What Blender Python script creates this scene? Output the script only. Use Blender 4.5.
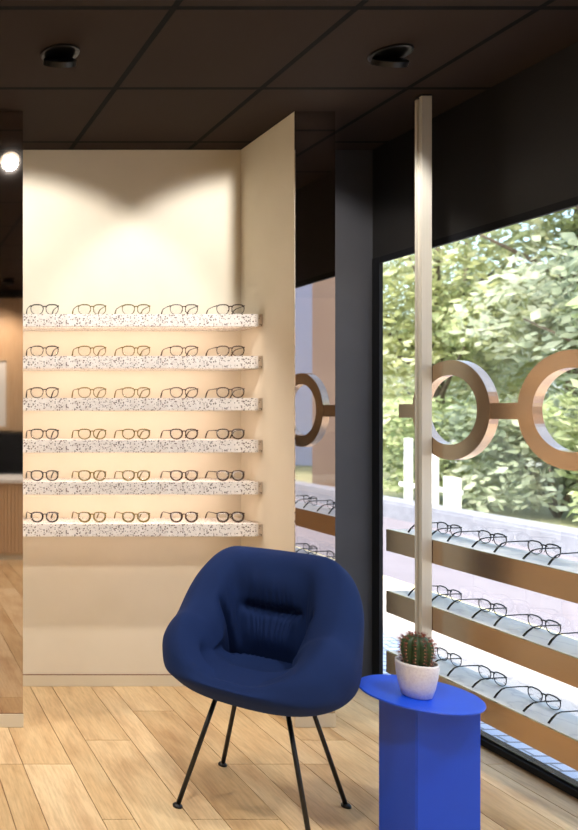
import bpy, bmesh, math, random
from mathutils import Vector, Matrix, noise
random.seed(7)
for o in list(bpy.data.objects): bpy.data.objects.remove(o, do_unlink=True)
S = bpy.context.scene
C = S.collection
PI = math.pi

# ------------------------------------------------------------ camera
cd = bpy.data.cameras.new('camera'); cam = bpy.data.objects.new('camera', cd); C.objects.link(cam)
cam.location = (0, 0, 1.4); cam.rotation_euler = (PI/2, 0, 0)
cd.sensor_fit = 'VERTICAL'; cd.sensor_height = 24; cd.sensor_width = 36
cd.lens = 731/830*24
cd.shift_x = 409/830; cd.shift_y = -5/830
cd.clip_start = 0.05; cd.clip_end = 200
cd.dof.use_dof = True; cd.dof.focus_distance = 2.9; cd.dof.aperture_fstop = cd.lens/1000/0.012
S.camera = cam

# ------------------------------------------------------------ view, sky, sun, lights
vs = S.view_settings
S.display_settings.display_device = 'sRGB'
vs.view_transform = 'Standard'; vs.look = 'None'; vs.gamma = 1; vs.use_curve_mapping = False
vs.exposure = 0.4
W = bpy.data.worlds.new('World'); S.world = W; W.use_nodes = True
wn = W.node_tree.nodes; wl = W.node_tree.links
bg = wn['Background']; sky = wn.new('ShaderNodeTexSky'); sky.sky_type = 'NISHITA'
sky.sun_disc = False; sky.sun_elevation = math.radians(60); sky.sun_rotation = math.radians(250)
sky.air_density = 1.2; sky.dust_density = 3
wl.new(sky.outputs[0], bg.inputs[0]); bg.inputs[1].default_value = 0.6

def sun(name, el, az, strength, color, ang):
    d = bpy.data.lights.new(name, 'SUN'); d.energy = strength; d.color = color; d.angle = math.radians(ang)
    o = bpy.data.objects.new(name, d); C.objects.link(o)
    v = Vector((math.cos(el)*math.cos(az), math.cos(el)*math.sin(az), math.sin(el)))   # towards the sun
    o.rotation_euler = v.to_track_quat('Z', 'Y').to_euler(); o.location = v*30
    return o
sun('sun', math.radians(58), math.radians(245), 4.2, (1, .95, .86), 1.5)

def spot(loc, target, energy, angle, blend, color=(1, .86, .68), radius=.035):
    d = bpy.data.lights.new('downlight_beam', 'SPOT'); d.energy = energy; d.spot_size = math.radians(angle)
    d.spot_blend = blend; d.color = color; d.shadow_soft_size = radius
    o = bpy.data.objects.new('downlight_beam', d); C.objects.link(o); o.location = loc
    v = Vector(target)-Vector(loc); o.rotation_euler = v.to_track_quat('-Z', 'Y').to_euler()
    return o
# two wall washers (the ones seen in the photo) and the rows behind the camera
WASH = [((.665, 2.70, 2.675), (.665, 3.71, 1.52)), ((1.885, 2.70, 2.675), (1.885, 3.71, 1.52))]
DOWN = [((2.1, 1.43, 2.675), (1.95, 1.65, 0)), ((.67, 1.43, 2.675), (.75, 1.75, 0)), ((.67, .1, 2.675), (.67, -.2, 0)),
        ((-.9, 1.43, 2.675), (-.9, 1.6, 0)), ((1.9, .1, 2.675), (1.9, -.1, 0)), ((-.9, 2.7, 2.675), (-.9, 3.1, 0)), ((1.3, -.95, 2.675), (1.3, -1.6, .9))]  # last entry is an added lamp, brightening the mirrored cladding and counter
for l, t in WASH: spot(l, t, 47, 95, .30, (1, .98, .95))
for l, t in DOWN: spot(l, t, 78, 115, .6, (1, .95, .88), .08)
# LED strips glowing under each terrazzo shelf
SHELF_Z = [1.4-(y-410)*3.5/731 for y in (314, 356, 398, 440, 482, 524)]
for k, z in enumerate(SHELF_Z):
    d = bpy.data.lights.new('led_strip_light', 'AREA'); d.shape = 'RECTANGLE'; d.size = 1.08; d.size_y = .012
    d.energy = 1.3 if k < 5 else .5; d.color = (1, .80, .66)
    o = bpy.data.objects.new('led_strip_light', d); C.objects.link(o)
    o.location = (1.20, 3.525, z-.0625); o.rotation_euler = (math.radians(40), 0, 0)

# ------------------------------------------------------------ materials
def lin(c): return tuple(((v/255)/12.92 if v/255 <= .04045 else ((v/255+.055)/1.055)**2.4) for v in c)
def mat(name, rgb, rough=.5, metal=0, spec=None, coat=0, sheen=0):
    m = bpy.data.materials.new(name); m.use_nodes = True
    b = m.node_tree.nodes['Principled BSDF']
    b.inputs['Base Color'].default_value = (*lin(rgb), 1); b.inputs['Roughness'].default_value = rough
    b.inputs['Metallic'].default_value = metal
    if spec is not None: b.inputs['Specular IOR Level'].default_value = spec
    if coat: b.inputs['Coat Weight'].default_value = coat
    if sheen: b.inputs['Sheen Weight'].default_value = sheen; b.inputs['Sheen Roughness'].default_value = .4
    return m
class NT:
    def __init__(s, m): s.m = m; s.n = m.node_tree.nodes; s.l = m.node_tree.links; s.b = s.n['Principled BSDF']
    def new(s, t, **k):
        x = s.n.new(t)
        for a, v in k.items(): setattr(x, a, v)
        return x
    def math(s, op, a, b=None, c=None):
        x = s.n.new('ShaderNodeMath'); x.operation = op
        for i, v in enumerate((a, b, c)):
            if v is None: continue
            if isinstance(v, (int, float)): x.inputs[i].default_value = v
            else: s.l.new(v, x.inputs[i])
        return x.outputs[0]
    def coord(s, scale=(1, 1, 1), out='Object'):
        t = s.n.new('ShaderNodeTexCoord'); mp = s.n.new('ShaderNodeMapping'); mp.inputs['Scale'].default_value = scale
        s.l.new(t.outputs[out], mp.inputs[0]); return mp.outputs[0]
    def noise(s, vec, scale, detail=3, rough=.5):
        x = s.n.new('ShaderNodeTexNoise'); x.inputs['Scale'].default_value = scale; x.inputs['Detail'].default_value = detail
        x.inputs['Roughness'].default_value = rough; s.l.new(vec, x.inputs['Vector']); return x.outputs['Fac']
    def ramp(s, fac, stops, const=False):
        x = s.n.new('ShaderNodeValToRGB'); e = x.color_ramp.elements
        if const: x.color_ramp.interpolation = 'CONSTANT'
        while len(e) < len(stops): e.new(.5)
        for i, (p, c) in enumerate(stops):
            e[i].position = p; e[i].color = (*lin(c), 1)
        s.l.new(fac, x.inputs[0]); return x.outputs[0]
    def mix(s, fac, a, b, mode='MIX'):
        x = s.n.new('ShaderNodeMix'); x.data_type = 'RGBA'; x.blend_type = mode
        for i, v in ((0, fac), (6, a), (7, b)):
            if isinstance(v, (int, float)): x.inputs[i].default_value = v
            elif isinstance(v, tuple): x.inputs[i].default_value = (*lin(v), 1)
            else: s.l.new(v, x.inputs[i])
        return x.outputs[2]
    def bump(s, h, strength, dist=.01):
        x = s.n.new('ShaderNodeBump'); x.inputs['Strength'].default_value = strength; x.inputs['Distance'].default_value = dist
        s.l.new(h, x.inputs['Height']); s.l.new(x.outputs[0], s.b.inputs['Normal'])
    def base(s, c): s.l.new(c, s.b.inputs['Base Color'])

def soft_noise_mat(name, c1, c2, scale, rough=.5, bump=0, **k):
    m = mat(name, c1, rough, **k); t = NT(m); n = t.noise(t.coord(), scale, 4)
    t.base(t.ramp(n, [(.3, c1), (.7, c2)]))
    if bump: t.bump(n, bump)
    return m
M = {}
M['wall'] = soft_noise_mat('beige wall paint', (220, 209, 188), (224, 213, 193), 6, .55)
M['wall_lit'] = M['wall']
M['skirt'] = soft_noise_mat('taupe skirting', (210, 198, 174), (214, 202, 178), 8, .4)
M['dark'] = soft_noise_mat('charcoal panel', (56, 55, 58), (60, 59, 62), 5, .55)
M['black'] = soft_noise_mat('black brown paint', (21, 17, 15), (24, 20, 17), 4, .6)
M['frame'] = soft_noise_mat('black window metal', (20, 20, 22), (24, 24, 27), 10, .6, spec=.2)
M['blackmetal'] = soft_noise_mat('black powder coat', (9, 9, 10), (12, 12, 13), 40, .4)
M['mirror'] = mat('mirror', (205, 200, 198), .015, 1)
M['mirror_brown'] = mat('brown tinted mirror', (190, 178, 168), .03, 1)

# ceiling: dark panels with black joints on a 0.6 m grid
m = mat('ceiling panels', (66, 54, 48), .85, spec=.15); t = NT(m)
tc = t.new('ShaderNodeTexCoord'); sp = t.new('ShaderNodeSeparateXYZ'); t.l.new(tc.outputs['Object'], sp.inputs[0])
def gridline(t, v, off, per, w):
    a = t.math('ADD', v, -off+100*per); a = t.math('MODULO', a, per)
    a = t.math('ADD', a, -per/2); a = t.math('ABSOLUTE', a); return t.math('GREATER_THAN', a, per/2-w)
g = t.math('MAXIMUM', gridline(t, sp.outputs[0], .965, .6, .012), gridline(t, sp.outputs[1], 2.4, .6, .011))
n = t.noise(t.coord(), 1.6, 2)
base = t.ramp(n, [(.3, (43, 33, 27)), (.7, (47, 37, 30))])
t.base(t.mix(g, base, (4, 3, 3)))
inv = t.math('SUBTRACT', 1, g); t.bump(inv, .8, .01); M['ceiling'] = m

# terrazzo
m = mat('white terrazzo', (220, 212, 204), .35); t = NT(m)
co = t.coord()
def chips(scale, thr, prob, seed):
    mp = t.new('ShaderNodeMapping'); mp.inputs['Location'].default_value = (seed, seed*1.7, seed*.6); t.l.new(co, mp.inputs[0])
    v = t.new('ShaderNodeTexVoronoi'); v.inputs['Scale'].default_value = scale; v.inputs['Randomness'].default_value = 1
    t.l.new(mp.outputs[0], v.inputs['Vector'])
    s2 = t.new('ShaderNodeSeparateColor'); t.l.new(v.outputs['Color'], s2.inputs[0])
    a = t.math('LESS_THAN', v.outputs['Distance'], thr); b = t.math('LESS_THAN', s2.outputs[0], prob)
    return t.math('MULTIPLY', a, b), s2.outputs[1]
c1, r1 = chips(95, .36, .42, 3.1)
c2, r2 = chips(150, .42, .35, 9.4)
col = t.ramp(t.noise(co, 30, 2), [(.3, (228, 220, 213)), (.7, (242, 236, 230))])
col = t.mix(c2, col, t.ramp(r2, [(0, (90, 76, 72)), (.5, (150, 132, 124)), (.8, (180, 168, 160))]))
col = t.mix(c1, col, t.ramp(r1, [(0, (34, 30, 30)), (.45, (60, 48, 44)), (.75, (140, 120, 112))]))
t.base(col); M['terrazzo'] = m
m2 = m.copy(); m2.name = 'taupe terrazzo edge'; M['terrazzo_edge'] = m2
t2 = m2.node_tree; b2 = t2.nodes['Principled BSDF']; lk = b2.inputs['Base Color'].links[0]; src = lk.from_socket
mx = t2.nodes.new('ShaderNodeMix'); mx.data_type = 'RGBA'; mx.blend_type = 'MULTIPLY'; mx.inputs[0].default_value = 1
mx.inputs[7].default_value = (*lin((228, 214, 196)), 1); t2.links.new(src, mx.inputs[6]); t2.links.new(mx.outputs[2], b2.inputs['Base Color'])

# oak planks: a value per plank comes from the mesh, the grain from stretched noise
m = mat('oak planks', (200, 160, 110), .33); t = NT(m)
at = t.new('ShaderNodeAttribute', attribute_name='plank'); sc = t.new('ShaderNodeSeparateColor'); t.l.new(at.outputs['Color'], sc.inputs[0])
tc = t.new('ShaderNodeTexCoord'); add = t.new('ShaderNodeVectorMath', operation='ADD'); t.l.new(tc.outputs['Object'], add.inputs[0])
vs2 = t.new('ShaderNodeVectorMath', operation='SCALE'); t.l.new(at.outputs['Color'], vs2.inputs[0]); vs2.inputs['Scale'].default_value = 23
t.l.new(vs2.outputs[0], add.inputs[1])
mp = t.new('ShaderNodeMapping'); mp.inputs['Scale'].default_value = (1, .09, 1); t.l.new(add.outputs[0], mp.inputs[0])
mp2 = t.new('ShaderNodeMapping'); mp2.inputs['Scale'].default_value = (1, .3, 1); t.l.new(add.outputs[0], mp2.inputs[0])
fine = t.noise(mp.outputs[0], 110, 5, .65); broad = t.noise(mp2.outputs[0], 9, 4, .55)
tone = t.ramp(sc.outputs[0], [(0, (212, 183, 140)), (.5, (229, 203, 161)), (1, (239, 216, 178))])
col = t.mix(.5, tone, t.ramp(fine, [(.3, (190, 176, 160)), (.6, (255, 252, 246))]), 'MULTIPLY')
col = t.mix(.8, col, t.ramp(broad, [(.28, (206, 180, 156)), (.5, (242, 232, 220)), (.75, (255, 255, 252))]), 'MULTIPLY')
t.base(col); t.bump(fine, .06, .003); M['oak'] = m
M['gap'] = mat('dark joint', (120, 76, 42), .8)

def wood(name, c1, c2, rough=.4, axis=(1, 1, .08), ribs=0, metal=0, scale=60):
    m = mat(name, c1, rough, metal); t = NT(m); v = t.coord(axis); n = t.noise(v, scale, 4, .6)
    col = t.ramp(n, [(.3, c1), (.7, c2)]); t.base(col); t.bump(n, .1, .003); return m
M['ribwood'] = wood('ribbed oak cladding', (200, 166, 128), (216, 184, 146))
M['copper'] = wood('satin copper brown', (186, 162, 134), (190, 166, 138), .2, (1, .05, 1), metal=.85, scale=40)
M['copper_rim'] = wood('pale copper rim', (214, 186, 160), (224, 196, 170), .2, (1, .3, 1), metal=.85, scale=40)
M['champagne'] = wood('champagne anodised metal', (206, 199, 184), (214, 208, 193), .35, (1, 1, .02), metal=.25, scale=90)

m = mat('white marble ledge', (205, 205, 200), .4); t = NT(m)
n1 = t.noise(t.coord((1, 1, 1)), 4, 4, .5)
n2 = t.math('ABSOLUTE', t.math('SUBTRACT', n1, .5))
t.base(t.ramp(n2, [(0, (206, 203, 200)), (.018, (226, 223, 217)), (.06, (232, 229, 222)), (.3, (226, 223, 217))])); M['marble'] = m

# fabric
m = mat('navy wool', (38, 62, 118), .85, sheen=.04, spec=.25); t = NT(m)
co = t.coord(); n = t.noise(co, 900, 2); w = t.noise(co, 9, 3)
t.b.inputs['Sheen Tint'].default_value = (*lin((120, 150, 210)), 1)
t.base(t.mix(.5, t.ramp(n, [(.3, (9, 29, 70)), (.7, (15, 41, 92))]), t.ramp(w, [(.3, (12, 34, 78)), (.7, (15, 40, 87))])))
t.bump(n, .25, .002); M['navy'] = m
M['blue'] = soft_noise_mat('cobalt lacquer', (14, 74, 212), (16, 78, 216), 5, .38)
m = mat('white glazed ceramic', (226, 220, 220), .35); t = NT(m)
t.base(t.ramp(t.noise(t.coord(), 160, 2), [(.35, (222, 216, 218)), (.6, (234, 230, 230))])); M['ceramic'] = m
M['soil'] = soft_noise_mat('dark soil', (30, 20, 18), (58, 40, 34), 180, .95, .8)
M['cactus'] = soft_noise_mat('cactus skin', (36, 56, 28), (52, 76, 38), 60, .5)
M['areole'] = soft_noise_mat('pale areoles', (206, 160, 120), (226, 184, 140), 60, .8)
M['spine'] = soft_noise_mat('red brown spines', (120, 52, 46), (150, 80, 66), 30, .6)
def glass_mat(name, tint, gl=.08, rough=0.0):
    m = bpy.data.materials.new(name); m.use_nodes = True; n = m.node_tree.nodes; l = m.node_tree.links
    n.remove(n['Principled BSDF']); out = n['Material Output']
    tr = n.new('ShaderNodeBsdfTransparent'); tr.inputs[0].default_value = (*tint, 1)
    g = n.new('ShaderNodeBsdfGlossy'); g.inputs['Roughness'].default_value = rough
    lw = n.new('ShaderNodeFresnel'); lw.inputs['IOR'].default_value = 1.35
    mu = n.new('ShaderNodeMath'); mu.operation = 'MULTIPLY'; mu.inputs[1].default_value = gl; l.new(lw.outputs[0], mu.inputs[0])
    mx = n.new('ShaderNodeMixShader'); l.new(mu.outputs[0], mx.inputs[0]); l.new(tr.outputs[0], mx.inputs[1]); l.new(g.outputs[0], mx.inputs[2])
    l.new(mx.outputs[0], out.inputs[0]); return m
M['pane'] = glass_mat('window glass', (.97, .98, .97), .22)
M['lens'] = glass_mat('clear lens', (.95, .96, .96), 1.2)
def emit(name, rgb, s):
    m = bpy.data.materials.new(name); m.use_nodes = True; b = m.node_tree.nodes['Principled BSDF']
    b.inputs['Base Color'].default_value = (*lin(rgb), 1); b.inputs['Emission Color'].default_value = (*lin(rgb), 1)
    b.inputs['Emission Strength'].default_value = s; return m
M['lamp'] = emit('lit lamp face', (255, 240, 222), .55)
def acetate(name, c1, c2, rough=.2):
    m = mat(name, c1, rough); t = NT(m); t.base(t.ramp(t.noise(t.coord(), 70, 2), [(.4, c1), (.6, c2)])); return m
M['ac_black'] = acetate('black acetate', (22, 18, 17), (36, 27, 22))
M['ac_olive'] = acetate('olive acetate', (98, 84, 26), (120, 102, 40))
M['ac_brown'] = acetate('tortoiseshell acetate', (40, 27, 17), (72, 46, 26))
M['ac_green'] = acetate('blackish green acetate', (12, 13, 8), (26, 27, 12))
# outside
M['paver'] = mat('shade tinted pavers', (190, 200, 214), .8); t = NT(M['paver'])  # blue tint puts the building's shade into the paver colour
br = t.new('ShaderNodeTexBrick'); t.l.new(t.coord((1, 1, 1)), br.inputs[0]); br.inputs['Scale'].default_value = 4
br.inputs['Color1'].default_value = (*lin((190, 202, 220)), 1); br.inputs['Color2'].default_value = (*lin((206, 214, 228)), 1)
br.inputs['Mortar'].default_value = (*lin((120, 126, 136)), 1); br.inputs['Mortar Size'].default_value = .025; t.base(br.outputs[0])
M['walkway'] = soft_noise_mat('pale concrete walkway', (196, 184, 172), (204, 192, 180), 3, .9)
M['road'] = soft_noise_mat('pale road', (128, 120, 124), (136, 128, 132), 2, .9)
M['yellow'] = soft_noise_mat('yellow line', (244, 226, 150), (248, 232, 165), 12, .8)
M['curb'] = soft_noise_mat('grey kerb stone', (138, 138, 145), (152, 152, 158), 9, .8)
M['grass'] = soft_noise_mat('verge ground', (130, 134, 92), (160, 158, 120), 1.5, .95)
M['bark'] = soft_noise_mat('bark', (84, 72, 58), (120, 104, 86), 12, .9)
M['lilac'] = soft_noise_mat('lilac grey render', (214, 214, 238), (220, 220, 242), 1, .8)
M['brownwall'] = soft_noise_mat('brown facade', (170, 138, 116), (180, 148, 124), 1.2, .8)
M['white'] = soft_noise_mat('white plaster', (236, 234, 230), (242, 240, 236), 2, .8)
M['shade_glass'] = mat('dark window glass', (60, 64, 72), .1)
def hazy_leafmat(name, a, b, c):  # pale ramps paint the outdoor haze into the leaf colours
    m = mat(name, b, .55); t = NT(m); at = t.new('ShaderNodeAttribute', attribute_name='leaf')
    t.base(t.ramp(at.outputs['Fac'], [(0, a), (.5, b), (1, c)]))
    m.node_tree.nodes['Principled BSDF'].inputs['Subsurface Weight'].default_value = 0
    n = m.node_tree.nodes; l = m.node_tree.links; tl = n.new('ShaderNodeBsdfTranslucent'); l.new(t.b.inputs['Base Color'].links[0].from_socket, tl.inputs[0])
    mx = n.new('ShaderNodeMixShader'); mx.inputs[0].default_value = .4; l.new(t.b.outputs[0], mx.inputs[1]); l.new(tl.outputs[0], mx.inputs[2])
    l.new(mx.outputs[0], n['Material Output'].inputs[0]); return m
M['leaf_a'] = hazy_leafmat('yellow green leaves', (142, 150, 96), (200, 202, 142), (238, 238, 200))
M['leaf_b'] = hazy_leafmat('mid green leaves', (112, 130, 86), (176, 186, 132), (226, 228, 186))
M['leaf_c'] = hazy_leafmat('grey green leaves', (116, 130, 106), (172, 182, 150), (220, 224, 198))

# ------------------------------------------------------------ helpers
def obj(name, bm, m, parent=None, smooth=False, kind=None):
    me = bpy.data.meshes.new(name); bmesh.ops.recalc_face_normals(bm, faces=bm.faces[:]) if smooth != 'keep' else None
    bm.to_mesh(me); bm.free()
    o = bpy.data.objects.new(name, me); C.objects.link(o)
    for mm in (m if isinstance(m, list) else [m]): me.materials.append(mm)
    if smooth:
        for p in me.polygons: p.use_smooth = True
    if parent: o.parent = parent
    if kind: o['kind'] = kind
    return o
def tag(o, label, cat, group=None):
    o['label'] = label; o['category'] = cat
    if group: o['group'] = group
    return o
def thing(name, label, cat, loc=(0, 0, 0), rotz=0, group=None):
    o = bpy.data.objects.new(name, None); C.objects.link(o); o.empty_display_size = .05
    o.location = loc; o.rotation_euler = (0, 0, rotz); return tag(o, label, cat, group)
def box(bm, x0, x1, y0, y1, z0, z1, bev=0, mi=0):
    b2 = bmesh.new(); bmesh.ops.create_cube(b2, size=1)
    bmesh.ops.scale(b2, vec=(x1-x0, y1-y0, z1-z0), verts=b2.verts)
    bmesh.ops.translate(b2, vec=((x0+x1)/2, (y0+y1)/2, (z0+z1)/2), verts=b2.verts)
    if bev: bmesh.ops.bevel(b2, geom=b2.edges[:], offset=bev, segments=2, affect='EDGES')
    me = bpy.data.meshes.new('t'); b2.to_mesh(me); b2.free()
    n0 = len(bm.faces); bm.from_mesh(me); bpy.data.meshes.remove(me)
    if mi:
        bm.faces.ensure_lookup_table()
        for f in bm.faces[n0:]: f.material_index = mi
    return bm
def B(*a, **k): return box(bmesh.new(), *a, **k)
def struct(name, bm, m, parent=None, smooth=False):
    return obj(name, bm, m, parent, smooth, None if parent else 'structure')
def tube(bm, pts, r, seg=8, closed=False, caps=True, flat=1.0):
    pts = [Vector(p) for p in pts]; n = len(pts); rs = r if isinstance(r, (list, tuple)) else [r]*n
    rings = []; prevu = None
    for i, p in enumerate(pts):
        if closed: d = pts[(i+1) % n]-pts[i-1]
        else: d = pts[min(i+1, n-1)]-pts[max(i-1, 0)]
        d.normalize()
        if prevu is None:
            u = d.orthogonal().normalized() if abs(d.z) > .9 else Vector((0, 0, 1)).cross(d).normalized()
        else: u = (prevu-d*prevu.dot(d)).normalized()
        prevu = u; v = d.cross(u)
        rings.append([bm.verts.new(p+(u*math.cos(2*PI*k/seg)+v*math.sin(2*PI*k/seg)*flat)*rs[i]) for k in range(seg)])
    for i in range(n if closed else n-1):
        a, b = rings[i], rings[(i+1) % n]
        for k in range(seg): bm.faces.new((a[k], a[(k+1) % seg], b[(k+1) % seg], b[k]))
    if not closed and caps: bm.faces.new(rings[0][::-1]); bm.faces.new(rings[-1])
    return bm
def lathe(bm, prof, seg=48, c=(0, 0, 0)):
    rings = []
    for r, z in prof:
        if r < 1e-5: rings.append([bm.verts.new((c[0], c[1], c[2]+z))])
        else: rings.append([bm.verts.new((c[0]+r*math.cos(2*PI*k/seg), c[1]+r*math.sin(2*PI*k/seg), c[2]+z)) for k in range(seg)])
    for a, b in zip(rings, rings[1:]):
        for k in range(seg):
            k2 = (k+1) % seg
            if len(a) == 1 and len(b) == 1: continue
            if len(a) == 1: bm.faces.new((a[0], b[k2], b[k]))
            elif len(b) == 1: bm.faces.new((a[k], a[k2], b[0]))
            else: bm.faces.new((a[k], a[k2], b[k2], b[k]))
    return bm
def prism(bm, poly, z0, z1):
    a = [bm.verts.new((x, y, z0)) for x, y in poly]; b = [bm.verts.new((x, y, z1)) for x, y in poly]; n = len(poly)
    bm.faces.new(a[::-1]); bm.faces.new(b)
    for i in range(n): bm.faces.new((a[i], a[(i+1) % n], b[(i+1) % n], b[i]))
    return bm

# ------------------------------------------------------------ room shell
XW, YB, H = 2.5, 3.71, 2.72
XL, YF = -2.5, -1.6
# floor: boards running towards the back wall, in alternating widths
bm = bmesh.new(); lay = bm.loops.layers.float_color.new('plank')
rnd = random.Random(11)
x = .76-.305*11
k = 0
while x < XW+.05:
    w = .11 if k % 2 == 0 else .195
    y = YF-.5-rnd.random()*1.2; joints = [2.89, 2.89, 3.38, 2.5, 3.1]
    j = joints[rnd.randrange(5)]
    ys = [j-.0]
    while ys[0] > YF: ys.insert(0, ys[0]-rnd.choice((.9, 1.2, 1.5)))
    while ys[-1] < YB+.2: ys.append(ys[-1]+rnd.choice((.9, 1.2, 1.5)))
    for a, b in zip(ys, ys[1:]):
        a2, b2 = max(a, YF-.1), min(b, YB+.1)
        if b2 <= a2: continue
        n0 = len(bm.faces); x0, x1 = max(x, XL-.1)+.0016, min(x+w, XW+.03)-.0016
        if x1 <= x0: continue
        box(bm, x0, x1, a2+.0016, b2-.0016, -.02, 0)
        bm.faces.ensure_lookup_table(); v = (rnd.random(), rnd.random(), rnd.random(), 1)
        for f in bm.faces[n0:]:
            for lp in f.loops: lp[lay] = v
    x += w; k += 1
n0 = len(bm.faces); box(bm, XL-.1, XW+.03, YF-.1, YB+.1, -.06, -.004, mi=1)
struct('floor', bm, [M['oak'], M['gap']])
struct('ceiling', B(XL-.1, XW+.12, YF-.1, YB+.1, H, H+.12), M['ceiling'])
struct('wall_left', B(XL-.1, XL, YF-.1, YB+.1, 0, H), M['wall'])
struct('wall_back', B(XL, 1.95, YB, YB+.1, 0, H), M['wall'])
struct('wall_back', B(1.95, XW+.015, YB, YB+.1, 0, H), M['dark'])
struct('wall_front', B(XL, XW+.12, YF-.1, YF, 0, H), M['black'])
# projecting panels: mirror faced ones left and right of the shelf niche
struct('wall_left', B(XL, .631, 3.233, YB, 0, H), M['wall'])
struct('wall_right', B(1.832, 2.009, 3.233, YB, 0, H), M['wall'])
bm = B(.3, .6305, 3.2255, 3.233, .062, H-.002); box(bm, XL+.01, .299, 3.2255, 3.233, .062, H-.002)
tag(obj('mirror_panel', bm, M['mirror_brown']), 'tall brownish mirror panel left of the lit shelves', 'mirror')
tag(obj('mirror_panel', B(1.8325, 2.0085, 3.2255, 3.233, .062, H-.002), M['mirror']), 'narrow full height mirror strip on the pillar beside the window', 'mirror')
# skirtings
struct('baseboard_left', B(XL, .633, 3.222, 3.234, 0, .06, bev=.002), M['skirt'])
struct('baseboard_right', B(1.830, 2.011, 3.222, 3.234, 0, .06, bev=.002), M['skirt'])
struct('baseboard_back', B(.631, 1.832, YB-.008, YB, 0, .056, bev=.001), M['skirt'])
struct('baseboard_window', B(2.009, 2.44, YB-.008, YB, 0, .056, bev=.001), M['dark'])
struct('trim_1', B(.631, 1.832, YB-.006, YB, .056, .059), M['gap'])
struct('trim_2', B(XL, .632, 3.224, 3.234, .060, .0625), M['gap'])
# window wall: bulkhead, frame, pane
ZT = 2.136; YE = 3.655; YS = -1.2
struct('wall_right', B(XW, XW+.12, YF, YB, ZT+.03, H), M['black'])
struct('wall_right', B(XW, XW+.12, YF, YS, 0, ZT+.03), M['black'])
win = bpy.data.objects.new('window_1', None); C.objects.link(win); win['kind'] = 'structure'
bm = bmesh.new()
box(bm, 2.497, 2.56, YS, YB, 0, .045, bev=.012)
box(bm, 2.50, 2.515, YS, YB, ZT, ZT+.03)
box(bm, 2.497, 2.515, YE, YB, .04, ZT+.03)
box(bm, 2.50, 2.58, YS, YS+.06, .05, ZT+.03)
obj('window_frame', bm, M['frame'], win)
obj('window_pane', B(2.505, 2.510, YS+.06, YE, .045, ZT), M['pane'], win)

# ------------------------------------------------------------ outside
struct('ground', B(2.56, 3.2, -30, 40, -.06, -.02), M['paver'])
struct('ground', B(3.2, 4.22, -30, 40, -.06, -.018), M['walkway'])
struct('ground', B(4.22, 4.30, -30, 40, -.06, -.012), M['yellow'])
struct('ground', B(4.30, 6.9, -30, 40, -.06, -.02), M['road'])
struct('ground', B(6.9, 45, -40, 60, -.06, .0), M['grass'])
tag(obj('kerb', B(6.7, 7.1, -30, 40, -.06, .2, bev=.03), M['curb']), 'grey kerb edging the road beyond the window', 'kerb')

def tree(x, y, h, r, z0, n, lm, label, cat='tree', name='leafy_tree', size=.10, seed=0, grp='trees beyond the road'):
    rr = random.Random(seed)
    t = thing(name, label, cat, (x, y, 0), 0, grp)
    bm = bmesh.new()
    if cat == 'tree':
        tube(bm, [(0, 0, 0), (.03, .05, h*.3), (-.03, .02, h*.6), (.02, 0, h*.85)], [.16, .12, .08, .03], 8)
        for i in range(6):
            a = i*1.05+rr.random(); zz = z0+.2+(h-z0)*.5*rr.random()
            tube(bm, [(0, 0, zz), (math.cos(a)*r*.4, math.sin(a)*r*.4, zz+.5), (math.cos(a)*r*.75, math.sin(a)*r*.75, zz+.9)], [.05, .03, .012], 6)
    else:
        for i in range(5):
            a = i*1.25; tube(bm, [(0, 0, 0), (math.cos(a)*r*.4, math.sin(a)*r*.4, h*.6)], [.03, .01], 6)
    obj('trunk' if cat == 'tree' else 'stem', bm, M['bark'], t, True)
    bm = bmesh.new(); lay = bm.faces.layers.float.new('leaf_f')
    vals = []
    blobs = [(rr.uniform(-.6, .6)*r, rr.uniform(-.6, .6)*r, rr.uniform(z0, h), r*rr.uniform(.32, .6), rr.uniform(-.25, .25)) for _ in range(16)]
    for i in range(int(n*2.2)):
        bx, by, bz, br, bv = rr.choice(blobs)
        v = Vector((rr.gauss(0, 1), rr.gauss(0, 1), rr.gauss(0, 1))).normalized()*br*rr.uniform(.55, 1.05); v.z *= .7
        c = Vector((bx, by, bz))+v
        if c.z < .05: c.z = .05+rr.random()*.3
        u = Vector((rr.gauss(0, 1), rr.gauss(0, 1), rr.gauss(0, 1))).normalized(); w = u.orthogonal().normalized()
        s = size*rr.uniform(.6, 1.3)
        q = [bm.verts.new(c+a) for a in (-u*s, -w*s*.5+u*s*.1, u*s, w*s*.5+u*s*.1)]
        bm.faces.new(q); vals.append(min(1, max(0, .5+bv+rr.uniform(-.3, .3))))
    o = obj('foliage', bm, lm, t, 'keep')
    at = o.data.attributes.new('leaf', 'FLOAT', 'FACE'); at.data.foreach_set('value', vals)
    return t
TR = [  # x, y, h, r, z0, leaves, material, label
 (9.6, 12.6, 5.2, 1.9, 1.2, 2600, 'leaf_a', 'yellow green tree across the road, leftmost in the window'),
 (10.4, 10.9, 5.6, 1.9, 1.6, 2600, 'leaf_b', 'mid green tree across the road behind the bridge of the hanging rings'),
 (9.9, 9.3, 5.4, 1.8, 1.4, 2600, 'leaf_c', 'grey green tree across the road behind the larger hanging ring'),
 (12.2, 15.2, 6.2, 2.3, 1.6, 2200, 'leaf_b', 'tall mid green tree farther back behind the champagne post'),
 (13.2, 12.4, 6.4, 2.4, 1.4, 2200, 'leaf_c', 'tall grey green tree farther back at the middle of the window'),
 (9.0, 7.6, 5.2, 1.6, 1.4, 1800, 'leaf_b', 'mid green tree across the road at the right end of the window'),
 (13.5, 17.6, 6.2, 2.2, 1.0, 1600, 'leaf_a', 'yellow green tree farthest back beside the black window jamb'),
]
for i, (a, b, h, r, z0, n, lm, lb) in enumerate(TR): tree(a, b, h, r, z0, n, M[lm], lb, seed=i+1)
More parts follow.
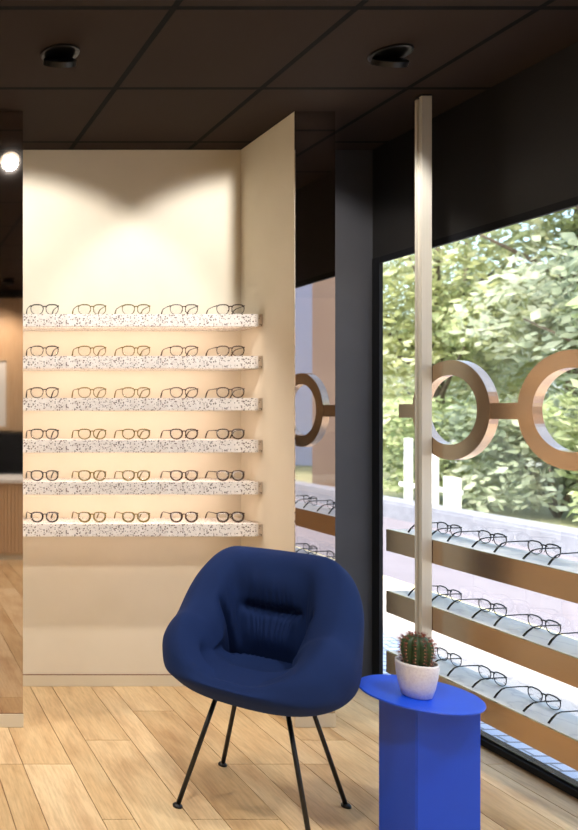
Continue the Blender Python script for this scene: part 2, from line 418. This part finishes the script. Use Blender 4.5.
BU = [(8.6, 11.0, 1.5, .95, 'leaf_b', 'rounded green bush across the road below the smaller ring'),
      (8.8, 9.5, 1.4, 1.0, 'leaf_c', 'grey green bush across the road between the two rings'),
      (8.5, 8.2, 1.5, .95, 'leaf_b', 'green bush across the road below the larger ring'),
      (10.4, 14.4, 1.0, .7, 'leaf_a', 'low yellow green bush across the road near the white house')]
for i, (a, b, h, r, lm, lb) in enumerate(BU):
    tree(a, b, h, r, .3, 1500, M[lm], lb, 'bush', 'round_bush', .075, 40+i, 'bushes along the far kerb')
t = thing('white_fence', 'low white board fence across the road beside the window jamb', 'fence', (7.5, 10, 0))
for a, b, z in ((10.44, 10.31, 1.0), (10.14, 10.02, .95), (9.93, 9.83, .9), (9.71, 9.45, .52)): obj('board', B(-.02, .02, b-10, a-10, 0, z, bev=.004), M['white'], t)
obj('rail', B(.021, .05, -.54, .60, .30, .36), M['white'], t)
# houses
def house(name, label, x0, x1, y0, y1, h, m, wins, face):
    t = thing(name, label, 'building', ((x0+x1)/2, (y0+y1)/2, 0)); ox, oy = (x0+x1)/2, (y0+y1)/2
    obj('wall', B(x0-ox, x1-ox, y0-oy, y1-oy, 0, h), m, t)
    obj('roof', B(x0-ox-.2, x1-ox+.2, y0-oy-.2, y1-oy+.2, h, h+.25), M['curb'], t)
    for a, z in wins:
        if face == 'x': obj('window', B(x0-ox-.05, x0-ox, a-.5-oy, a+.5-oy, z, z+1.3), M['shade_glass'], t)
        else: obj('window', B(a-.5-ox, a+.5-ox, y1-oy, y1-oy+.05, z, z+1.3), M['shade_glass'], t)
    return t
house('white_house', 'white house far behind the trees, glimpsed low beside the window jamb', 14.8, 20, 16.5, 24, 2.4, M['white'], [(18, .8), (20.4, .8), (22.5, .8)], 'x')
house('lilac_building', 'pale lilac grey building seen in the pillar mirror', 8.5, 22, -16, -12, 9, M['lilac'], [], 'y')
house('brown_building', 'brown building seen in the pillar mirror', 8, 13.6, -8.03, -4.03, 7, M['brownwall'], [(9.6, 1), (11.8, 1)], 'y').rotation_euler = (0, 0, math.radians(35))

# ------------------------------------------------------------ room behind the camera, seen in the mirrors
t = thing('ribbed_wood_panel', 'ribbed light oak wall cladding reflected in the left mirror', 'wall panel', (0, YF, 0))
bm = B(XL+.05, 2.3, .004, .02, 1.16, 2.63)
xx = XL+.06
while xx < 2.28: box(bm, xx, xx+.022, .02, .032, 1.17, 2.62); xx += .034
obj('slats', bm, M['ribwood'], t)
t = thing('picture_frame', 'blank pale picture in oak frame reflected in the left mirror', 'picture', (1.0, YF+.034, 1.58))
bm = bmesh.new()
for a in ((-.42, .42, 0, .03, .36, .40), (-.42, .42, 0, .03, -.40, -.36), (-.42, -.38, 0, .03, -.36, .36), (.38, .42, 0, .03, -.36, .36)): box(bm, *a)
obj('frame', bm, M['ribwood'], t); obj('picture', B(-.38, .38, 0, .012, -.36, .36), M['white'], t)
t = thing('black_sideboard', 'black sideboard against the cladding reflected in the left mirror', 'cabinet', (0, YF, 0))
obj('body', B(-2.2, 2.2, .001, .34, 0, 1.155), M['frame'], t)
for i in range(4): obj('door', B(-2.18+i*1.1, -2.18+i*1.1+1.06, .34, .355, .08, 1.1), M['frame'], t)
t = thing('reception_counter', 'ribbed oak counter with pale stone top reflected in the left mirror', 'counter', (0, -.65, 0))
bm = B(-1.2, 1.7, -.26, .28, .06, .72)
xx = -1.19
while xx < 1.67: box(bm, xx, xx+.022, .28, .294, .07, .71); xx += .034
obj('body', bm, M['ribwood'], t); obj('plinth', B(-1.17, 1.67, -.23, .26, 0, .06), M['skirt'], t)
obj('counter_top', B(-1.23, 1.73, -.29, .31, .72, .75, bev=.003), M['marble'], t)

# ------------------------------------------------------------ ceiling lights
def downlight(l, tg, label):
    l = Vector(l); t = thing('ceiling_downlight', label, 'ceiling light', (l.x, l.y, H), 0, 'black ceiling downlights')
    q = (Vector(tg)-l).normalized(); loc = Vector((0, 0, -.030)); q = (q+Vector((0, 0, -.2))).normalized()
    obj('ceiling_plate', lathe(bmesh.new(), [(0, 0), (.070, 0), (.070, -.007), (.064, -.009), (0, -.009)], 32), M['blackmetal'], t)
    Rm = q.to_track_quat('-Z', 'Y').to_matrix().to_4x4()
    bm = lathe(bmesh.new(), [(0, .008), (.05, .008), (.060, .004), (.060, -.014), (.054, -.014), (.050, -.010), (0, -.010)], 40)
    bmesh.ops.transform(bm, matrix=Matrix.Translation(loc) @ Rm, verts=bm.verts); obj('housing', bm, M['blackmetal'], t)
    bm = lathe(bmesh.new(), [(0, -.0105), (.049, -.0105), (.049, -.0125), (0, -.0125)], 32)
    bmesh.ops.transform(bm, matrix=Matrix.Translation(loc) @ Rm, verts=bm.verts); obj('lamp_face', bm, M['lamp'], t)
dlab = ['tilted black ceiling downlight above the terrazzo shelves', 'tilted black ceiling downlight just left of the champagne post']
for (l, tg), lb in zip(WASH, dlab): downlight(l, tg, lb)
for i, (l, tg) in enumerate(DOWN):
    downlight(l, tg, ['black downlight over the blue side table, out of frame', 'black downlight between camera and chair, out of frame', 'black downlight behind the camera over the counter', 'black downlight left of the camera', 'black downlight behind the camera by the window', 'black downlight far left beside the mirrored wall', 'added black downlight brightening the ribbed oak cladding'][i])
for o in [o for o in C.objects if o.name.startswith('downlight_beam')]:
    d = o.rotation_euler.to_matrix() @ Vector((0, 0, -1)); o.location = Vector((o.location.x, o.location.y, H-.036))+d*.03

# ------------------------------------------------------------ eyeglasses
def eyeglasses(temple=.132, w=.062):
    """front in the xz plane at y=0, lens bottom at z=0, temples running to +y"""
    parts = []
    hw, hh = .0305, .0242; cx = .0365; r = .0023
    def lens_pts(s, k=1.0, n=28):
        out = []
        for i in range(n):
            a = 2*PI*i/n; ca, sa = math.cos(a), math.sin(a)
            px = (abs(ca)**(.72 if sa > 0 else .9))*(1 if ca > 0 else -1)*hw; pz = (abs(sa)**(.66 if sa > 0 else .95))*(1 if sa > 0 else -1)*hh
            px *= 1+.07*(pz/hh)-.03
            out.append((s*cx+px*k, 0, hh+.0015+pz*k))
        return out
    bm = bmesh.new()
    for s in (-1, 1): tube(bm, lens_pts(s), [.0017+.0013*max(0, math.sin(2*PI*i/28)) for i in range(28)], 6, closed=True)
    tube(bm, [(-.0105, 0, .038), (-.004, -.001, .0415), (.004, -.001, .0415), (.0105, 0, .038)], .003, 6)
    for s in (-1, 1): tube(bm, [(s*.0625, 0, .0435), (s*.0675, .001, .0445), (s*.0685, .005, .0438)], .003, 6)
    for s in (-1, 1): tube(bm, [(s*.010, .0, .024), (s*.0085, .006, .021), (s*.0095, .007, .016)], [.0009, .001, .0018], 5)
    parts.append(('frame_front', bm, 'frame'))
    for s in (-1, 1):
        bm = bmesh.new(); p = lens_pts(s, .98); c = bm.verts.new((s*cx, -.001, hh+.0015)); v = [bm.verts.new(q) for q in p]
        for i in range(len(v)): bm.faces.new((c, v[i], v[(i+1) % len(v)]))
        bmesh.ops.solidify(bm, geom=bm.faces[:], thickness=.0008)
        parts.append(('lens', bm, 'lens'))
    for s in (-1, 1):
        bm = bmesh.new()
        tube(bm, [(s*.0685, .006, .0438), (s*.069, .03, .0435), (s*.068, temple*.62, .0405), (s*.066, temple*.76, .035), (s*.064, temple*.9, .019), (s*.0625, temple, .003)],
             [.0024, .0023, .0023, .0027, .0036, .0034], 7)
        parts.append(('temple', bm, 'frame'))
    return parts
protos = {}
def make_glasses(kind, label, group):
    t = thing('eyeglasses', label, 'eyeglasses', group=group)
    if kind not in protos:
        for n, bm, w in eyeglasses(): obj(n, bm, M['lens'] if w == 'lens' else M[kind], t, True)
        protos[kind] = t
    else:
        for ch in protos[kind].children:
            c = ch.copy(); C.objects.link(c); c.parent = t
    return t
ORD = ['first', 'second', 'third', 'fourth', 'fifth']
ROWN = ['top terrazzo shelf', 'second terrazzo shelf from the top', 'third terrazzo shelf from the top', 'fourth terrazzo shelf from the top', 'fifth terrazzo shelf from the top', 'bottom terrazzo shelf']
KX = [(.797, 'ac_black', 'black'), (1.027, 'ac_olive', 'olive'), (1.24, 'ac_olive', 'olive'), (1.472, 'ac_brown', 'dark brown'), (1.697, 'ac_brown', 'dark brown')]
YS0 = 3.50
for r, z in enumerate(SHELF_Z):
    t = thing('display_shelf', 'speckled white ' + ROWN[r] + ' in the niche, holding five eyeglasses', 'shelf', (.631, YS0, z-.06), 0, 'terrazzo shelves on the niche wall')
    obj('board', B(.001, 1.181, 0, .209, 0, .06, bev=.0012), M['terrazzo'], t)
    obj('end_cap', B(1.1812, 1.2, 0, .209, 0, .06, bev=.0012), M['terrazzo_edge'], t)
    for i, (gx, kind, cn) in enumerate(KX):
        lab = '%s eyeglasses, %s from the left on the %s' % (cn, ORD[i], ROWN[r])
        g = make_glasses(kind, lab, 'eyeglasses on the terrazzo shelves')
        g.location = (gx, 3.54, z+.0006); g.rotation_euler = (0, 0, 0)

# ------------------------------------------------------------ window display: post, ring sign, sloping ledges, eyeglasses
XF = 2.306
t = thing('display_post', 'slim champagne metal post standing in front of the window', 'post', (2.262, 3.052, 0))
bm = B(0, .042, 0, .014, .008, H-.008); box(bm, .010, .034, .014, .028, .008, H-.012); box(bm, 0, .042, .028, .040, .008, H-.012)
obj('profile', bm, M['champagne'], t); obj('foot_plate', B(-.02, .058, -.02, .06, 0, .008), M['champagne'], t)
obj('ceiling_plate', B(-.0, .042, 0, .04, H-.008, H-.0005), M['blackmetal'], t)
t = thing('spectacles_sign', 'giant copper brown spectacles shape hanging at the window', 'sign', (XF, 2.7, 1.4), 0)
def ring(bm, yc, R, r, x0, x1, seg=72):
    v = []
    for k in range(seg):
        a = 2*PI*k/seg; c, s = math.cos(a), math.sin(a)
        v.append([bm.verts.new((x0, yc+R*c, R*s)), bm.verts.new((x0, yc+r*c, r*s)), bm.verts.new((x1, yc+r*c, r*s)), bm.verts.new((x1, yc+R*c, R*s))])
    for k in range(seg):
        a, b = v[k], v[(k+1) % seg]
        for i in range(4):
            f = bm.faces.new((a[i], a[(i+1) % 4], b[(i+1) % 4], b[i])); f.material_index = 0 if i in (0, 2) else 1
    return bm
RY = [XF*1.286, XF*1.0594]; RR = XF*.0877; Rr = RR*.70
for yc in RY: obj('ring', ring(bmesh.new(), yc-2.7, RR, Rr, 0, .036), [M['copper'], M['copper_rim']], t)
obj('bridge', B(.002, .034, RY[1]+RR-.006-2.7, RY[0]-RR+.006-2.7, -.034, .026), M['copper'], t)
obj('temple_stub', B(.002, .034, RY[0]+RR-.006-2.7, RY[0]+RR+.085-2.7, -.034, .026), M['copper'], t)
LZ = [XF*.2357, XF*.357, XF*.4757]
RN = ['upper', 'middle', 'lower']
y0, y1 = 1.2, XF*731/506
tilt = math.atan2(.055, .125)
for r, s in enumerate(LZ):
    zt = 1.4-s
    t = thing('display_ledge', RN[r] + ' marble topped ledge with copper brown front board at the window', 'ledge', (XF, y0, zt), 0, 'window display ledges')
    obj('front_board', B(0, .012, 0, y1-y0, -.097, 0, bev=.001), M['copper'], t)
    L = y1-y0; bm = B(.0125, .192, 0, L, -.014, 0, bev=.001)
    obj('marble_top', bm, M['marble'], t)
    bm = bmesh.new(); pr = [(.0125, -.0145), (.0125, -.097), (.03, -.097), (.03, -.0145)]
    a = [bm.verts.new((px, 0, pz)) for px, pz in pr]; b = [bm.verts.new((px, L, pz)) for px, pz in pr]
    bm.faces.new(a); bm.faces.new(b[::-1])
    for i in range(4): bm.faces.new((a[i], b[i], b[(i+1) % 4], a[(i+1) % 4]))
    obj('backing', bm, M['champagne'], t)
    for i, gy in enumerate((3.165, 2.942, 2.713, 2.488, 2.263, 2.038)):
        num = ['first', 'second', 'third', 'fourth', 'fifth', 'sixth'][i]
        g = make_glasses('ac_green', 'black round eyeglasses, %s from the far end of the %s window ledge' % (num, RN[r]), 'eyeglasses on the window ledges')
        g.location = (2.464, gy, zt+.0006); g.rotation_euler = (0, 0, PI/2)   # temples point into the room

# ------------------------------------------------------------ chair
CH = (1.35, 2.58)
ch = thing('tub_armchair', 'navy blue upholstered tub armchair with thin black legs', 'chair', (CH[0], CH[1], 0), math.radians(224))
def sstep(a, b, x):
    x = min(1, max(0, (x-a)/(b-a))); return x*x*(3-2*x)
def gs(x, s): return math.exp(-(x/s)**2)
def catmull(P, t):
    n = len(P)-1; f = t*n; i = min(int(f), n-1); u = f-i
    p0 = P[max(i-1, 0)]; p1 = P[i]; p2 = P[i+1]; p3 = P[min(i+2, n)]
    return tuple(.5*((2*p1[k])+(-p0[k]+p2[k])*u+(2*p0[k]-5*p1[k]+4*p2[k]-p3[k])*u*u+(-p0[k]+3*p1[k]-3*p2[k]+p3[k])*u**3) for k in range(2))
def chair_shell():
    bm = bmesh.new(); NTH, NV = 260, 190
    rings = []
    for j in range(NV+1):
        ring_ = []
        for i in range(NTH):
            th = 2*PI*i/NTH; a = abs((th+PI) % (2*PI)-PI)      # 0 front .. PI back
            c, s = math.cos(th), math.sin(th); e = 2.5
            ax = .295 if c > 0 else .270; by = .298
            R = 1/((abs(c)/ax)**e+(abs(s)/by)**e)**(1/e)
            d = math.degrees(a)
            rim = .500+.150*sstep(8, 80, d)+.216*sstep(76, 146, d)
            op = sstep(22, 70, d)              # 0 where the seat runs out over the front
            lean = .030*sstep(95, 150, d)      # back leans outwards
            thick = .085+.035*sstep(30, 80, d)
            bk = sstep(88, 138, d); Rc = R-.150*op-.02*(1-op)
            zc = .480
            P = [(0, .415), (.45*R, .408), (.76*R, .415), (.95*R, .455), (1.0*R+.004, .505*(1-op)*.96+op*(.42+.40*(rim-.42))),
                 (R+.002*op-.012*(1-op)+lean*.7, rim-.065*op-.012*(1-op)), (R-.030+lean, rim-.012*op-.0), (R-thick*.62+lean*.9, rim+.004*op-.004*(1-op)),
                 (R-thick*1.05-.01+lean*.7, rim-(.04*bk+.030*(1-bk))*op-.010*(1-op)),
                 (bk*(R-thick*1.2-.005+lean*.2)+(1-bk)*(R-.135*op-.04), zc+(rim-zc)*(.42*bk+.48*(1-bk))),
                 (bk*Rc+(1-bk)*R*.45, zc*bk+(1-bk)*(.515+.02*op)), (bk*Rc*.82+(1-bk)*R*.32, (zc+.016)*bk+(1-bk)*.508), (.25*R, .503), (0, .502)]
            t = j/NV; r, z = catmull(P, t)
            # tufting on the inside: seat/back crease, arm creases, pinch across the back
            seg = t*13
            inner = sstep(7.2, 8.4, seg)
            cr = bk*gs(seg-10.1, .38)
            z -= .018*cr; r += .020*cr
            wall = sstep(7.4, 8.2, seg)*(1-sstep(9.9, 10.6, seg))
            armc = gs(d-(109+13*(seg-8.2)), 3.2)
            r += .036*armc*wall*sstep(7.9, 9.2, seg)
            if d > 120:
                lat = (180-d)/60                      # 0 centre back
                w = 1-sstep(.40, .78, lat)
                r += .050*w*gs(z-.662-.01*lat, .014)*sstep(7.2, 8.0, seg)*(1-sstep(10, 10.5, seg))
                # pillow bulges above and below
                r -= .022*w*gs(z-.765, .06)*sstep(7.0, 8, seg)
                r -= .026*w*gs(z-.575, .055)*wall
                # pleats
                pl = math.sin(th*46+math.sin(th*9)*2)
                r += .0055*(.4+.6*w)*pl*wall*gs(z-.64, .075)
            # arm roll bulge
            
            pl2 = math.sin(th*38+2.0*math.sin(th*7))
            z -= .0045*bk*pl2*gs(seg-10.7, .6)
            n_ = noise.noise(Vector((r*c*9, r*s*9, z*9)))*.004*sstep(2.5, 5, seg)
            r += n_ if r > .03 else 0
            ring_.append(Vector((r*c, r*s-.012, z)))
        rings.append(ring_)
    vr = []
    for j, rg in enumerate(rings):
        if j in (0, NV): vr.append([bm.verts.new((0, -.012, rg[0].z))])
        else: vr.append([bm.verts.new(p) for p in rg])
    for j in range(NV):
        a, b = vr[j], vr[j+1]
        for i in range(NTH):
            i2 = (i+1) % NTH
            if len(a) == 1: bm.faces.new((a[0], b[i2], b[i]))
            elif len(b) == 1: bm.faces.new((a[i], a[i2], b[0]))
            else: bm.faces.new((a[i], a[i2], b[i2], b[i]))
    for _ in range(1): bmesh.ops.smooth_vert(bm, verts=bm.verts, factor=.5, use_axis_x=True, use_axis_y=True, use_axis_z=True)
    return bm
shell = obj('upholstered_shell', chair_shell(), M['navy'], ch, True)
rz = math.radians(224)
for fx, fy in ((-.30, 0), (0, -.30), (.295, 0), (0, .30)):
    def loc(p): v = Matrix.Rotation(-rz, 3, 'Z') @ Vector(p); return v
    bm = tube(bmesh.new(), [loc((fx*.50, fy*.50, .425)), loc((fx*.99, fy*.99, .012))], .0078, 12)
    leg = obj('leg', bm, M['blackmetal'], ch, True)
    f = loc((fx, fy, 0)); bm = lathe(bmesh.new(), [(0, 0), (.016, 0), (.0165, .006), (.012, .011), (0, .013)], 20, (f.x, f.y, 0))
    obj('foot_glide', bm, M['blackmetal'], leg, True)
bm = bmesh.new()
for p, q in (((-.15, 0, .412), (.15, 0, .412)), ((0, -.15, .412), (0, .15, .412))): tube(bm, [loc(p), loc(q)], .0075, 10)
obj('under_frame', bm, M['blackmetal'], ch, True)

# ------------------------------------------------------------ side table
TX, TY, TH, TR_ = 1.748, 2.37, .483, .1675
tb = thing('side_table', 'cobalt blue round side table on folded sheet base', 'table', (TX, TY, 0))
obj('table_top', lathe(bmesh.new(), [(0, TH-.006), (TR_-.001, TH-.006), (TR_, TH-.004), (TR_, TH-.001), (TR_-.001, TH), (0, TH)], 96), M['blue'], tb)
poly = [(-.094, .055), (-.066, -.078), (.098, -.125), (.128, .075), (.01, .125)]
bm = prism(bmesh.new(), poly, 0, TH-.006)
bmesh.ops.bevel(bm, geom=[e for e in bm.edges if abs(e.verts[0].co.z-e.verts[1].co.z) > .1], offset=.003, segments=2, affect='EDGES')
obj('folded_base', bm, M['blue'], tb)

# ------------------------------------------------------------ cactus
cx, cy = 1.722, 2.345
pt = thing('potted_cactus', 'small ribbed cactus in white pot on the blue table', 'plant', (cx, cy, TH))
rp, hp = .066, .118
k = .86
obj('pot', lathe(bmesh.new(), [(0, 0), (.040*k, 0), (.047*k, .004), (.056*k, .03), (.0645*k, .07), (.0675*k, .104), (.067*k, .111), (.064*k, .112), (.0615*k, .106), (.060*k, .092), (0, .092)], 64), M['ceramic'], pt, True)
bm = lathe(bmesh.new(), [(0, .100), (.03, .1005), (.0505, .096), (.0515, .0925), (0, .0925)], 48)
for v in bm.verts:
    if v.co.z > .094: v.co.z += random.uniform(-.0015, .003)
for _ in range(160):
    a, r = random.random()*2*PI, random.random()**.5*.047; s = random.uniform(.0015, .0035)
    bmesh.ops.create_icosphere(bm, subdivisions=1, radius=s, matrix=Matrix.Translation((r*math.cos(a), r*math.sin(a), .1)))
obj('soil', bm, M['soil'], pt)
NR = 11; cb = bmesh.new(); rings = []
Hc, Rb = .099, .042; z00 = .098
def crad(u): return Rb*(.80+.30*math.sin(PI*min(1, u*1.02)**.9*.62))*(1-u**5.5)**.5 if u < 1 else 0
NU, NA = 36, 176
for j in range(NU+1):
    u = j/NU; rr = crad(u); 
    rings.append([cb.verts.new((rr*(1-.17*(abs(math.sin(NR*a/2))**-.0 if 0 else (1-abs(math.cos(NR*a/2))**.8)))*math.cos(a), rr*(1-.17*(1-abs(math.cos(NR*a/2))**.8))*math.sin(a), z00+u*Hc)) for a in [2*PI*i/NA for i in range(NA)]] if j < NU else [cb.verts.new((0, 0, z00+Hc-.001))])
for j in range(NU):
    a, b = rings[j], rings[j+1]
    for i in range(NA):
        i2 = (i+1) % NA
        if len(b) == 1: cb.faces.new((a[i], a[i2], b[0]))
        else: cb.faces.new((a[i], a[i2], b[i2], b[i]))
cb.faces.new(rings[0][::-1]); cac = obj('cactus_body', cb, M['cactus'], pt, True)
ab = bmesh.new(); sb = bmesh.new()
for i in range(NR):
    a = 2*PI*i/NR
    for j in range(9):
        u = .08+j*.112
        if u > .985: u = .985
        r = crad(u)+.0005; p = Vector((r*math.cos(a), r*math.sin(a), z00+u*Hc))
        bmesh.ops.create_icosphere(ab, subdivisions=1, radius=.0021, matrix=Matrix.Translation(p))
        nrm = Vector((math.cos(a), math.sin(a), max(0, (u-.55)*2.2))).normalized()
        for q in range(11 if u > .7 else 6):
            d = (nrm+Vector((random.gauss(0, .5), random.gauss(0, .5), random.gauss(0, .5)))).normalized()
            ln = random.uniform(.007, .013)*(1.25 if u > .7 else 1)
            tube(sb, [p, p+d*ln], [.0007, .00025], 4)
obj('areoles', ab, M['areole'], pt); obj('spines', sb, M['spine'], pt)
